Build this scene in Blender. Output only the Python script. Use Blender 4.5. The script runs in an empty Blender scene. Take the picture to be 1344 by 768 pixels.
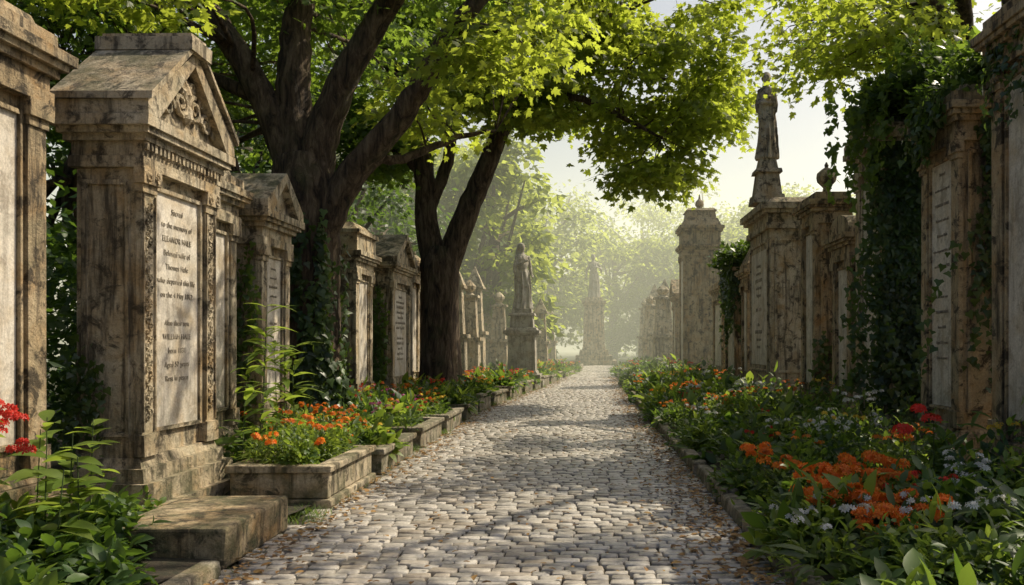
import bpy, bmesh, math, random
import numpy as np
from mathutils import Vector, Matrix
random.seed(7); R=np.random.default_rng(7)
scene=bpy.context.scene
col=scene.collection
U=lambda a,b: float(R.uniform(a,b))

# ---------------------------------------------------------------- materials
def new_mat(name):
    m=bpy.data.materials.new(name); m.use_nodes=True
    nt=m.node_tree; nt.nodes.clear()
    out=nt.nodes.new('ShaderNodeOutputMaterial')
    return m,nt,out
def nd(nt,t,**k):
    n=nt.nodes.new(t)
    for a,b in k.items():
        if a in n.inputs: n.inputs[a].default_value=b
        else: setattr(n,a,b)
    return n
def ramp(nt,fac,stops):
    r=nt.nodes.new('ShaderNodeValToRGB'); e=r.color_ramp.elements
    while len(e)<len(stops): e.new(.5)
    for i,(p,c) in enumerate(stops):
        e[i].position=p
        e[i].color=(c,c,c,1) if not hasattr(c,'__len__') else (*c,1)
    nt.links.new(fac,r.inputs[0]); return r.outputs[0]
def noise(nt,vec,scale,detail=6,rough=.6,dist=0):
    n=nd(nt,'ShaderNodeTexNoise'); n.inputs['Scale'].default_value=scale
    n.inputs['Detail'].default_value=detail; n.inputs['Roughness'].default_value=rough
    n.inputs['Distortion'].default_value=dist
    nt.links.new(vec,n.inputs['Vector']); return n.outputs[0]
def mix(nt,f,a,b,mode='MIX'):
    m=nt.nodes.new('ShaderNodeMix'); m.data_type='RGBA'; m.blend_type=mode
    for s,v in ((m.inputs[0],f),(m.inputs[6],a),(m.inputs[7],b)):
        if isinstance(v,bpy.types.NodeSocket): nt.links.new(v,s)
        elif hasattr(v,'__len__'): s.default_value=(*v,1)
        else: s.default_value=v
    return m.outputs[2]
def mapv(nt,vec,sc):
    m=nt.nodes.new('ShaderNodeMapping'); m.inputs['Scale'].default_value=sc
    nt.links.new(vec,m.inputs[0]); return m.outputs[0]
def math_(nt,op,a,b=0.0):
    m=nt.nodes.new('ShaderNodeMath'); m.operation=op
    for s,v in ((m.inputs[0],a),(m.inputs[1],b)):
        if isinstance(v,bpy.types.NodeSocket): nt.links.new(v,s)
        else: s.default_value=v
    return m.outputs[0]

def stone_mat(name,c1,c2,dark,warm,stain=.55,bump=.5):
    m,nt,out=new_mat(name); g=nd(nt,'ShaderNodeNewGeometry'); P=g.outputs['Position']
    big=noise(nt,P,1.3,8,.65,.4); base=mix(nt,ramp(nt,big,[(.35,0.),(.65,1.)]),c1,c2)
    wn=noise(nt,P,2.6,6,.6,.6); base=mix(nt,ramp(nt,wn,[(.46,0.),(.68,.85)]),base,warm)
    gn=noise(nt,P,1.9,7,.7,.8); base=mix(nt,ramp(nt,gn,[(.52,0.),(.68,.6*stain)]),base,(.13,.135,.075))
    st=noise(nt,mapv(nt,P,(5,5,.55)),1.6,6,.7,.2)
    base=mix(nt,math_(nt,'MULTIPLY',ramp(nt,st,[(.49,0.),(.63,1.)]),stain),base,dark)
    bl=noise(nt,P,5.5,9,.72,.5)
    base=mix(nt,math_(nt,'MULTIPLY',ramp(nt,bl,[(.51,0.),(.60,1.)]),stain),base,dark)
    fine=noise(nt,P,45,5,.7)
    base=mix(nt,.55,base,ramp(nt,fine,[(.3,.38),(.7,1.1)]),'MULTIPLY')
    sep=nd(nt,'ShaderNodeSeparateXYZ'); nt.links.new(P,sep.inputs[0])
    low=nd(nt,'ShaderNodeMapRange'); nt.links.new(sep.outputs[2],low.inputs[0])
    low.inputs[1].default_value=0; low.inputs[2].default_value=1.3; low.inputs[3].default_value=.9; low.inputs[4].default_value=0.
    sn=nd(nt,'ShaderNodeSeparateXYZ'); nt.links.new(g.outputs['Normal'],sn.inputs[0])
    up=ramp(nt,sn.outputs[2],[(.3,0.),(.8,.8)])
    moss=math_(nt,'MULTIPLY',math_(nt,'MAXIMUM',low.outputs[0],up),ramp(nt,noise(nt,P,4,7,.7),[(.42,0.),(.62,1.)]))
    base=mix(nt,moss,base,(.07,.075,.03))
    b=nd(nt,'ShaderNodeBsdfPrincipled'); b.inputs['Roughness'].default_value=.88
    nt.links.new(base,b.inputs['Base Color'])
    bp=nd(nt,'ShaderNodeBump'); bp.inputs['Strength'].default_value=bump; bp.inputs['Distance'].default_value=.035
    h=math_(nt,'ADD',noise(nt,P,14,9,.75),math_(nt,'MULTIPLY',bl,1.2))
    nt.links.new(h,bp.inputs['Height']); nt.links.new(bp.outputs[0],b.inputs['Normal'])
    nt.links.new(b.outputs[0],out.inputs[0]); return m

def leaf_mat(name,stops,trans,tf=.4,rough=.5,clump=.6):
    m,nt,out=new_mat(name); g=nd(nt,'ShaderNodeNewGeometry')
    c=ramp(nt,g.outputs['Random Per Island'],stops)
    n=noise(nt,g.outputs['Position'],clump,3,.6)
    c=mix(nt,1.,c,ramp(nt,n,[(.3,.55),(.7,1.25)]),'MULTIPLY')
    b=nd(nt,'ShaderNodeBsdfPrincipled'); b.inputs['Roughness'].default_value=rough
    nt.links.new(c,b.inputs['Base Color'])
    t=nd(nt,'ShaderNodeBsdfTranslucent')
    tc=mix(nt,g.outputs['Random Per Island'],trans,tuple(v*.6 for v in trans)); nt.links.new(tc,t.inputs[0])
    mx=nd(nt,'ShaderNodeMixShader'); mx.inputs[0].default_value=tf
    nt.links.new(b.outputs[0],mx.inputs[1]); nt.links.new(t.outputs[0],mx.inputs[2])
    nt.links.new(mx.outputs[0],out.inputs[0]); return m

STONE=stone_mat('weathered_sandstone',(.44,.33,.185),(.57,.46,.30),(.045,.034,.02),(.40,.23,.08),.92,.8)
STONE2=stone_mat('weathered_limestone',(.53,.43,.28),(.68,.59,.43),(.06,.048,.03),(.46,.30,.13),.88,.7)
PANEL=stone_mat('inscription_marble',(.66,.60,.50),(.78,.72,.62),(.24,.20,.15),(.54,.43,.28),.5,.25)
STATUE=stone_mat('statue_stone',(.42,.39,.32),(.52,.49,.42),(.12,.105,.08),(.34,.28,.19),.6,.3)
KERB=stone_mat('kerb_stone',(.36,.31,.23),(.48,.43,.33),(.07,.058,.04),(.30,.22,.12),.75,.8)

def simple(name,c,rough=.8):
    m,nt,out=new_mat(name); b=nd(nt,'ShaderNodeBsdfPrincipled'); g=nd(nt,'ShaderNodeNewGeometry')
    cc=mix(nt,1.,c,ramp(nt,noise(nt,g.outputs['Position'],9,6),[(.3,.6),(.7,1.4)]),'MULTIPLY')
    nt.links.new(cc,b.inputs['Base Color']); b.inputs['Roughness'].default_value=rough
    nt.links.new(b.outputs[0],out.inputs[0]); return m
LETTER=simple('letter_lead',(.27,.235,.18))

def ground_mat(name,c1,c2,c3,sc=3):
    m,nt,out=new_mat(name); g=nd(nt,'ShaderNodeNewGeometry'); P=g.outputs['Position']
    c=mix(nt,ramp(nt,noise(nt,P,sc,8,.7),[(.4,0.),(.6,1.)]),c1,c2)
    c=mix(nt,ramp(nt,noise(nt,P,sc*7,6,.7),[(.5,0.),(.7,1.)]),c,c3)
    b=nd(nt,'ShaderNodeBsdfPrincipled'); b.inputs['Roughness'].default_value=.95
    nt.links.new(c,b.inputs['Base Color'])
    bp=nd(nt,'ShaderNodeBump'); bp.inputs['Strength'].default_value=.8; bp.inputs['Distance'].default_value=.04
    nt.links.new(noise(nt,P,25,8,.7),bp.inputs['Height']); nt.links.new(bp.outputs[0],b.inputs['Normal'])
    nt.links.new(b.outputs[0],out.inputs[0]); return m
GROUND=ground_mat('earth_and_grass',(.05,.06,.02),(.07,.055,.03),(.04,.07,.02),.8)
SOIL=ground_mat('bed_soil',(.05,.038,.025),(.03,.03,.015),(.09,.065,.04))
JOINT=ground_mat('sand_joint',(.05,.042,.03),(.035,.035,.018),(.09,.07,.05))

def sett_mat():
    m,nt,out=new_mat('granite_setts'); g=nd(nt,'ShaderNodeNewGeometry'); P=g.outputs['Position']
    c=ramp(nt,g.outputs['Random Per Island'],[(0,(.27,.25,.22)),(.3,(.43,.40,.35)),(.6,(.54,.50,.44)),(.85,(.35,.30,.24)),(1,(.62,.58,.51))])
    c=mix(nt,.75,c,ramp(nt,noise(nt,P,22,6,.7),[(.3,.45),(.7,1.2)]),'MULTIPLY')
    c=mix(nt,ramp(nt,noise(nt,P,1.1,6,.65),[(.48,0.),(.68,.55)]),c,(.19,.155,.11))
    b=nd(nt,'ShaderNodeBsdfPrincipled')
    nt.links.new(ramp(nt,noise(nt,P,8,5),[(.3,.25),(.7,.55)]),b.inputs['Roughness'])
    nt.links.new(c,b.inputs['Base Color'])
    bp=nd(nt,'ShaderNodeBump'); bp.inputs['Strength'].default_value=.7; bp.inputs['Distance'].default_value=.014
    nt.links.new(noise(nt,P,26,8,.7),bp.inputs['Height']); nt.links.new(bp.outputs[0],b.inputs['Normal'])
    nt.links.new(b.outputs[0],out.inputs[0]); return m
SETT=sett_mat()

def bark_mat():
    m,nt,out=new_mat('tree_bark'); g=nd(nt,'ShaderNodeNewGeometry'); P=g.outputs['Position']
    st=noise(nt,mapv(nt,P,(1,1,.2)),9,8,.7,.7)
    c=ramp(nt,st,[(.38,(.020,.012,.007)),(.5,(.095,.062,.036)),(.66,(.22,.16,.10))])
    c=mix(nt,ramp(nt,noise(nt,P,1.6,6,.65),[(.55,0.),(.72,.6)]),c,(.07,.075,.028))
    b=nd(nt,'ShaderNodeBsdfPrincipled'); b.inputs['Roughness'].default_value=.92
    nt.links.new(c,b.inputs['Base Color'])
    bp=nd(nt,'ShaderNodeBump'); bp.inputs['Strength'].default_value=1.; bp.inputs['Distance'].default_value=.12
    nt.links.new(st,bp.inputs['Height']); nt.links.new(bp.outputs[0],b.inputs['Normal'])
    nt.links.new(b.outputs[0],out.inputs[0]); return m
BARK=bark_mat()

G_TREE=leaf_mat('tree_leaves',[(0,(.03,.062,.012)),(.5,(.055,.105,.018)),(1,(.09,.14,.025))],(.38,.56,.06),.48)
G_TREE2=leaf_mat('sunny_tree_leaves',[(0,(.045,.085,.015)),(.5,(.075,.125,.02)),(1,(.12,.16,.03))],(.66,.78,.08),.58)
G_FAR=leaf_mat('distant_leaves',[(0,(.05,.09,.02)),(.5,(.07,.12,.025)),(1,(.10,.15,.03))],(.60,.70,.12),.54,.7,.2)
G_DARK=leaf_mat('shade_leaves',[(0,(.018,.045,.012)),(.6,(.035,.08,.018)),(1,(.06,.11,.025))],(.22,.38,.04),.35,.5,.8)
G_IVY=leaf_mat('ivy_leaves',[(0,(.015,.035,.01)),(.6,(.035,.07,.016)),(1,(.07,.12,.025))],(.22,.36,.04),.3,.4,1.5)
G_BED=leaf_mat('bed_leaves',[(0,(.03,.06,.015)),(.5,(.055,.11,.02)),(1,(.10,.16,.03))],(.34,.50,.06),.38,.5,1.5)
G_LIME=leaf_mat('young_leaves',[(0,(.08,.14,.02)),(.5,(.12,.19,.03)),(1,(.17,.23,.04))],(.50,.66,.08),.42,.45,1.5)
F_OR=leaf_mat('orange_petals',[(0,(.75,.12,.01)),(.6,(.9,.22,.012)),(1,(.92,.32,.02))],(.95,.3,.02),.35,.6,2)
F_RED=leaf_mat('red_petals',[(0,(.6,.02,.012)),(.6,(.75,.035,.015)),(1,(.8,.06,.03))],(.85,.06,.03),.35,.6,2)
F_WH=leaf_mat('white_petals',[(0,(.6,.6,.55)),(1,(.8,.8,.76))],(.7,.7,.6),.3,.6,2)
F_YE=leaf_mat('yellow_petals',[(0,(.75,.45,.02)),(1,(.85,.62,.05))],(.9,.6,.05),.3,.6,2)
F_PK=leaf_mat('magenta_petals',[(0,(.40,.03,.17)),(1,(.65,.14,.38))],(.6,.1,.3),.3,.6,2)
F_BR=leaf_mat('dry_leaves',[(0,(.14,.075,.025)),(.5,(.26,.14,.045)),(1,(.38,.24,.08))],(.3,.18,.05),.15,.8,2)
STEM=simple('stems',(.05,.08,.02))

# ---------------------------------------------------------------- leaf scatter
def arr(v,f): return np.array(v,float),np.array(f,int)
T_SIMPLE=arr([(0,0,0),(.3,.45,.07),(0,1,0),(-.3,.45,.07)],[(0,1,2),(0,2,3)])
T_FINE=arr([(0,0,0),(.2,.2,.05),(.3,.5,.06),(.16,.8,0),(0,1,-.14),(-.16,.8,0),(-.3,.5,.06),(-.2,.2,.05),(0,.5,0)],
    [(0,1,8),(1,2,8),(2,3,8),(3,4,8),(4,5,8),(5,6,8),(6,7,8),(7,0,8)])
o=[(0,0),(.28,-.06),(.50,.22),(.27,.30),(.48,.66),(.20,.60),(0,1),(-.20,.60),(-.48,.66),(-.27,.30),(-.50,.22),(-.28,-.06)]
T_MAPLE=arr([(0,.35,0)]+[(x,y,-.25*(x*x)-.1*y*y+.04) for x,y in o],[(0,i+1,(i+1)%12+1) for i in range(12)])
o=[(0,.05),(.3,-.06),(.5,.22),(.28,.45),(0,1),(-.28,.45),(-.5,.22),(-.3,-.06)]
T_IVY=arr([(0,.3,.06)]+[(x,y,0) for x,y in o],[(0,i+1,(i+1)%8+1) for i in range(8)])
def lance(w,droop=.3,n=5):
    V=[];F=[]
    for i in range(n+1):
        t=i/n; ww=w*math.sin(math.pi*min(1,max(.06,t))**.8) if t<1 else .003
        z=-droop*t*t
        V+= [(-ww,t,z+.25*ww),(0,t,z),(ww,t,z+.25*ww)]
    for i in range(n):
        a=i*3
        for k in (0,1): F+=[(a+k,a+k+1,a+k+4),(a+k,a+k+4,a+k+3)]
    return arr(V,F)
T_LANCE=lance(.11,.35); T_BROAD=lance(.24,.3); T_GRASS=lance(.025,.35,4)
V=[(0,0,0)];F=[]
for k in range(5):
    a=k*2*math.pi/5
    for da,r,z in((-.42,.6,.1),(0,1,.22),(.42,.6,.1)): V.append((r*.5*math.cos(a+da),r*.5*math.sin(a+da),z*.5))
    b=1+3*k; F+=[(0,b,b+1),(0,b+1,b+2)]
T_FLORET=arr(V,F)

def unit(v): return v/np.maximum(np.linalg.norm(v,axis=-1,keepdims=True),1e-9)
class Geo:
    def __init__(s): s.V=[];s.F=[];s.M=[];s.n=0
    def raw(s,V,F,m=0):
        s.V.append(V);s.F.append(F+s.n);s.M.append(np.full(len(F),m));s.n+=len(V)
    def add(s,T,pos,yd,n,sc,m=0):
        V,F=T; pos=np.asarray(pos,float); N=len(pos)
        if N==0:return
        y=unit(np.asarray(yd,float)); x=unit(np.cross(y,n)); z=np.cross(x,y)
        sc=np.broadcast_to(sc,(N,)).reshape(N,1,1)
        W=pos[:,None]+sc*(V[None,:,0:1]*x[:,None]+V[None,:,1:2]*y[:,None]+V[None,:,2:3]*z[:,None])
        FF=F[None]+(np.arange(N)*len(V))[:,None,None]
        s.raw(W.reshape(-1,3),FF.reshape(-1,3),m)
    def build(s,name,mats,parent=None):
        V=np.concatenate(s.V);F=np.concatenate(s.F);M=np.concatenate(s.M)
        org=V.mean(0)*(1,1,0) if parent is None else np.zeros(3)
        me=bpy.data.meshes.new(name); me.vertices.add(len(V)); me.vertices.foreach_set('co',(V-org).ravel().astype(np.float32))
        me.loops.add(F.size); me.loops.foreach_set('vertex_index',F.ravel().astype(np.int32))
        me.polygons.add(len(F)); me.polygons.foreach_set('loop_start',np.arange(0,F.size,3,dtype=np.int32))
        try: me.polygons.foreach_set('loop_total',np.full(len(F),3,np.int32))
        except Exception: pass
        me.polygons.foreach_set('material_index',M.astype(np.int32))
        for m in mats: me.materials.append(m)
        me.update(); me.validate()
        ob=bpy.data.objects.new(name,me); col.objects.link(ob); ob.location=org
        if parent: ob.parent=parent
        return ob

def rdir(n): return unit(R.normal(size=(n,3)))
def pad(g,c,r,n,size,T,m=0,flat=.35):
    a=R.uniform(0,2*math.pi,n); rho=r*np.sqrt(R.uniform(0,1,n))*R.uniform(.6,1.15,n)
    p=np.stack([rho*np.cos(a),rho*np.sin(a),R.normal(0,flat*r*.5,n)-.35*rho*rho/r],1)
    out=np.stack([np.cos(a),np.sin(a),R.uniform(-1.1,.1,n)],1)+R.normal(0,.5,(n,3))
    nn=np.array([0,0,1.])+R.normal(0,.55,(n,3))
    g.add(T,p+np.array(c),out,nn,size*R.uniform(.6,1.25,n),m)
def bush(g,c,r,h,n,size,T,m=0,droop=.2):
    d=rdir(n); d[:,2]=np.abs(d[:,2]); q=R.uniform(.25,1,n)[:,None]**.45
    bumps=1+.18*np.sin(d[:,0:1]*7+c[0]*9)+.15*np.sin(d[:,1:2]*9+c[1]*5)
    p=d*q*bumps*np.array([r,r,h])+np.array(c)
    yd=d*np.array([1,1,.6])+R.normal(0,.45,(n,3)); yd[:,2]+=.25-droop
    nn=d*.6+np.array([0,0,.8])+R.normal(0,.4,(n,3))
    g.add(T,p,yd,nn,size*R.uniform(.6,1.3,n),m)
def flowers(g,c,r,k,size,m,ball=.05,per=14):
    for _ in range(k):
        a=U(0,6.28);q=r*math.sqrt(U(0,1)); hc=np.array([c[0]+q*math.cos(a),c[1]+q*math.sin(a),c[2]+U(-.06,.06)])
        d=rdir(per); d[:,2]=np.abs(d[:,2]); b=ball*U(.7,1.25)
        y=np.cross(d,R.normal(size=(per,3)))
        g.add(T_FLORET,hc+d*b*np.array([1,1,.6]),y,d,size*R.uniform(.8,1.2,per),m)

# ---------------------------------------------------------------- mesh builder
class MB:
    def __init__(s,T=None): s.bm=bmesh.new(); s.T=T or (lambda a,b,c:(a,b,c))
    def f(s,vs,m):
        try: fa=s.bm.faces.new(vs); fa.material_index=m
        except ValueError: pass
    def hexa(s,b,t,m=0):
        vb=[s.bm.verts.new(s.T(*p)) for p in b]; vt=[s.bm.verts.new(s.T(*p)) for p in t]
        n=len(b); s.f(vb[::-1],m); s.f(vt,m)
        for i in range(n): s.f([vb[i],vb[(i+1)%n],vt[(i+1)%n],vt[i]],m)
    def box(s,a0,a1,b0,b1,z0,z1,m=0,tp=0.):
        s.hexa([(a0,b0,z0),(a1,b0,z0),(a1,b1,z0),(a0,b1,z0)],[(a0+tp,b0+tp,z1),(a1-tp,b0+tp,z1),(a1-tp,b1-tp,z1),(a0+tp,b1-tp,z1)],m)
    def ext(s,pts,d0,d1,m=0):
        s.hexa([(d0,b,z) for b,z in pts],[(d1,b,z) for b,z in pts],m)
    def lathe(s,c,prof,m=0,seg=16,sq=False):
        rings=[]
        for r,z in prof:
            rings.append([s.bm.verts.new(s.T(c[0]+r*math.cos(2*math.pi*(i+.5)/seg),c[1]+r*math.sin(2*math.pi*(i+.5)/seg),c[2]+z)) for i in range(seg)])
        for a,b in zip(rings,rings[1:]):
            for i in range(seg): s.f([a[i],a[(i+1)%seg],b[(i+1)%seg],b[i]],m)
        s.f(rings[0][::-1],m); s.f(rings[-1],m)
    def tube(s,pts,rad,m=0,seg=8,ridge=0.,caps=True):
        P=[Vector(p) for p in pts]; rings=[]; up=Vector((.13,.31,.9))
        for i,p in enumerate(P):
            t=(P[min(i+1,len(P)-1)]-P[max(i-1,0)]).normalized()
            x=t.cross(up)
            if x.length<.05: x=t.cross(Vector((1,0,0)))
            x.normalize(); up=x.cross(t).normalized()
            rg=[]
            for k in range(seg):
                a=2*math.pi*k/seg
                rr=rad[i]*(1+ridge*(math.sin(a*5+i*.15)*.5+math.sin(a*9+i*.22+2)*.35+random.uniform(-.25,.25)))
                q=p+x*math.cos(a)*rr+up*math.sin(a)*rr
                rg.append(s.bm.verts.new(s.T(*q)))
            rings.append(rg)
        for a,b in zip(rings,rings[1:]):
            for i in range(seg): s.f([a[i],a[(i+1)%seg],b[(i+1)%seg],b[i]],m)
        if caps: s.f(rings[0][::-1],m); s.f(rings[-1],m)
    def build(s,name,mats,bevel=0.,smooth=False,origin=None,parent=None,jitter=0.):
        bmesh.ops.recalc_face_normals(s.bm,faces=s.bm.faces)
        if jitter:
            for v in s.bm.verts: v.co+=Vector((random.uniform(-1,1),random.uniform(-1,1),random.uniform(-1,1)))*jitter
        if origin is None:
            n=len(s.bm.verts); o=Vector((0,0,0))
            for v in s.bm.verts: o+=v.co
            o/=n; o.z=0
        else: o=Vector(origin)
        if parent: o=Vector((0,0,0))
        bmesh.ops.translate(s.bm,verts=s.bm.verts,vec=-o)
        me=bpy.data.meshes.new(name); s.bm.to_mesh(me); s.bm.free()
        for m in mats: me.materials.append(m)
        if smooth:
            for p in me.polygons: p.use_smooth=True
        ob=bpy.data.objects.new(name,me); col.objects.link(ob); ob.location=o
        if parent: ob.parent=parent
        if bevel:
            b=ob.modifiers.new('bevel','BEVEL'); b.width=bevel; b.segments=2; b.limit_method='ANGLE'; b.angle_limit=.6
        return ob

# ---------------------------------------------------------------- ground, path
def xl(y): return float(np.interp(y,[0,20,30,47,60],[-2.5,-2.5,-1.65,-.5,-.4]))
def xr(y): return float(np.interp(y,[0,8,20,45,60],[1.4,1.25,1.15,1.2,1.9]))
g=MB(); g.hexa([(-300,-100,-.5),(300,-100,-.5),(300,400,-.5),(-300,400,-.5)],[(-300,-100,-.03),(300,-100,-.03),(300,400,-.03),(-300,400,-.03)])
g.build('ground',[GROUND])
g=MB()
ys=np.linspace(-6,62,70)
prev=None
for y in ys:
    a=g.bm.verts.new((xl(y)-.1,y,-.018)); b=g.bm.verts.new((xr(y)+.1,y,-.018))
    if prev: g.f([prev[0],prev[1],b,a],0)
    prev=(a,b)
joint=g.build('path_bedding',[JOINT])
gs=Geo()
F=[]
for l in(0,4):
    for i in range(4):
        j=(i+1)%4; F+=[(l+i,l+j,l+4+j),(l+i,l+4+j,l+4+i)]
F+=[(8,9,12),(9,10,12),(10,11,12),(11,8,12)]
F=np.array(F)
y=-5.; SW=.115
base=np.array([(-1,-1),(1,-1),(1,1),(-1,1)])*.5
allV=[]
while y<61:
    x=xl(y)+.02-U(0,.2); rw=SW*U(.9,1.12)
    while x<xr(y)-.02:
        w=U(.13,.23); cx=x+w/2
        cy=y+.10*math.sin((cx+.6)*.9)+.035*math.sin(y*.7+cx*1.3)+U(-.007,.007); h=U(0,.010)+.014*math.sin(y*1.1)*math.sin(cx*1.7); tx,ty=U(-.035,.035),U(-.035,.035)
        ww=w-.014; dd=rw-.014+U(-.012,.002)
        V=np.zeros((13,3)); j=R.uniform(-.009,.009,(4,2))
        c4=base*np.array([ww,dd])+j
        V[0:4,:2]=c4;V[0:4,2]=-.05;V[4:8,:2]=c4;V[4:8,2]=-.001+h
        V[8:12,:2]=c4-np.sign(base)*.011;V[8:12,2]=.007+h;V[12]=(U(-.02,.02),U(-.02,.02),.009+h)
        V[4:,2]+=V[4:,0]*tx+V[4:,1]*ty
        V+=np.array([cx,cy,0]); allV.append(V); x+=w
    y+=rw
N=len(allV)
gs.raw(np.concatenate(allV),(F[None]+(np.arange(N)*13)[:,None,None]).reshape(-1,3))
path=gs.build('cobblestone_path',[SETT])
joint.parent=path; joint.location-=path.location

def bed(name,x0f,x1,ya,yb,z):
    g=MB(); n=int((yb-ya)/.4); rows=[]
    for i in range(n+1):
        y=ya+(yb-ya)*i/n; x0=x0f(y); r=[]
        for k in range(9):
            t=k/8; r.append(g.bm.verts.new((x0+(x1-x0)*t,y,z+.03*math.sin(y*3+k)+random.uniform(0,.05))))
        rows.append(r)
    for a,b in zip(rows,rows[1:]):
        for k in range(8): g.f([a[k],a[k+1],b[k+1],b[k]],0)
    return g.build(name,[SOIL],smooth=True)
bed('flower_bed_soil',lambda y:xr(y)+.15,7.,-2,58,.08)
bed('flower_bed_soil',lambda y:xl(y)-.15,-8.,-2,58,.08)

def kerb(side,ya,yb,hfun,w=.16):
    g=MB(); y=ya
    while y<yb:
        L=U(.8,1.25); y2=min(y+L,yb); h=hfun(y)+U(-.02,.02); e=(xr if side>0 else xl)
        p0,p1=e(y+.01)+side*U(.0,.04),e(y2-.01)+side*U(0,.04)
        q0,q1=p0+side*w,p1+side*w
        g.hexa([(p0,y+.008,-.05),(q0,y+.008,-.05),(q1,y2-.008,-.05),(p1,y2-.008,-.05)],[(p0+side*.01,y+.008,h),(q0,y+.008,h),(q1,y2-.008,h),(p1+side*.01,y2-.008,h)],0)
        y=y2
    return g.build('stone_kerb',[KERB],bevel=.025,jitter=.01)
kerb(1,2,56,lambda y:.15)
kerb(-1,1.5,5.75,lambda y:.12)
kerb(-1,38,56,lambda y:.2,.2)
LBOX=[]
y=10.15
while y<37:
    Ln=U(1.5,2.3); h=U(.3,.42); LBOX.append((y,y+Ln,h))
    g=MB(); f0,f1=xl(y),xl(y+Ln); wd=.95; t=.15
    def sl(a,b,z0,z1,ya,yb,e=0.):
        u0=f0+(f1-f0)*(ya-y)/Ln; u1=f0+(f1-f0)*(yb-y)/Ln
        g.hexa([(u0-b,ya,z0),(u0-a,ya,z0),(u1-a,yb,z0),(u1-b,yb,z0)],[(u0-b,ya,z1),(u0-a,ya,z1),(u1-a,yb,z1),(u1-b,yb,z1)],0)
    sl(.04,t+.02,0,h-.07,y+.04,y+Ln-.04); sl(wd-t,wd-.02,0,h-.07,y+.04,y+Ln-.04)
    sl(t+.021,wd-t-.001,0,h-.07,y+.04,y+.17); sl(t+.021,wd-t-.001,0,h-.07,y+Ln-.17,y+Ln-.04)
    sl(.0,.19,h-.069,h,y,y+Ln); sl(wd-.19,wd,h-.069,h,y,y+Ln); sl(.191,wd-.191,h-.069,h,y,y+.19); sl(.191,wd-.191,h-.069,h,y+Ln-.19,y+Ln)
    g.hexa([(f0-wd+.1,y+.1,.02),(f0-.1,y+.1,.02),(f1-.1,y+Ln-.1,.02),(f1-wd+.1,y+Ln-.1,.02)],[(f0-wd+.1,y+.1,h-.1),(f0-.1,y+.1,h-.1),(f1-.1,y+Ln-.1,h-.1),(f1-wd+.1,y+Ln-.1,h-.1)],1)
    g.build('stone_planter_box',[KERB,SOIL],bevel=.014,jitter=.005)
    y+=Ln+U(.25,.6)

# ---------------------------------------------------------------- monuments
def TT(s,X): return lambda d,y,z:(X-s*d,y,z)
LINES=["Sacred","to the memory of","ELEANOR HALE","Beloved wife of","Thomas Hale","who departed this life","on the 4 May 1862","","Also their son","WILLIAM HALE","born 1831","Aged 57 years","Rest in peace"]
LINES2=["In loving","memory of","JAMES ASHBY","and his wife","Margaret","","1811 - 1874","","Also","HENRY ASHBY","their son","At rest"]
def inscription(s,X,yc,ztop,wid,hei,lines,parent):
    cu=bpy.data.curves.new('inscription','FONT'); cu.body="\n".join(lines); cu.align_x='CENTER'; cu.align_y='TOP'
    n=len(lines); size=min(hei/(n*1.2),wid/11); cu.size=size; cu.space_line=hei/(n*size); cu.extrude=.003; cu.space_character=1.08
    ob=bpy.data.objects.new('tmp',cu); col.objects.link(ob)
    dg=bpy.context.evaluated_depsgraph_get(); dg.update()
    me=bpy.data.meshes.new_from_object(ob.evaluated_get(dg)); bpy.data.objects.remove(ob)
    me.materials.clear(); me.materials.append(LETTER)
    o=bpy.data.objects.new('inscription',me); col.objects.link(o)
    if s>0: M=Matrix(((0,0,1,X),(1,0,0,yc),(0,1,0,ztop),(0,0,0,1)))
    else: M=Matrix(((0,0,-1,X),(-1,0,0,yc),(0,1,0,ztop),(0,0,0,1)))
    o.parent=parent; o.matrix_parent_inverse=Matrix.Translation(-parent.location); o.matrix_basis=M
def spiral(g,d,cy,cz,r0,turns,dirn,ph,rad,m):
    pts=[];rr=[]
    n=int(18*turns)
    for i in range(n+1):
        t=i/n; a=ph+dirn*turns*2*math.pi*t; r=r0*(1-.85*t)
        pts.append((d,cy+r*math.cos(a),cz+r*math.sin(a))); rr.append(rad*(1-.4*t))
    g.tube(pts,rr,m,6)
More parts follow.
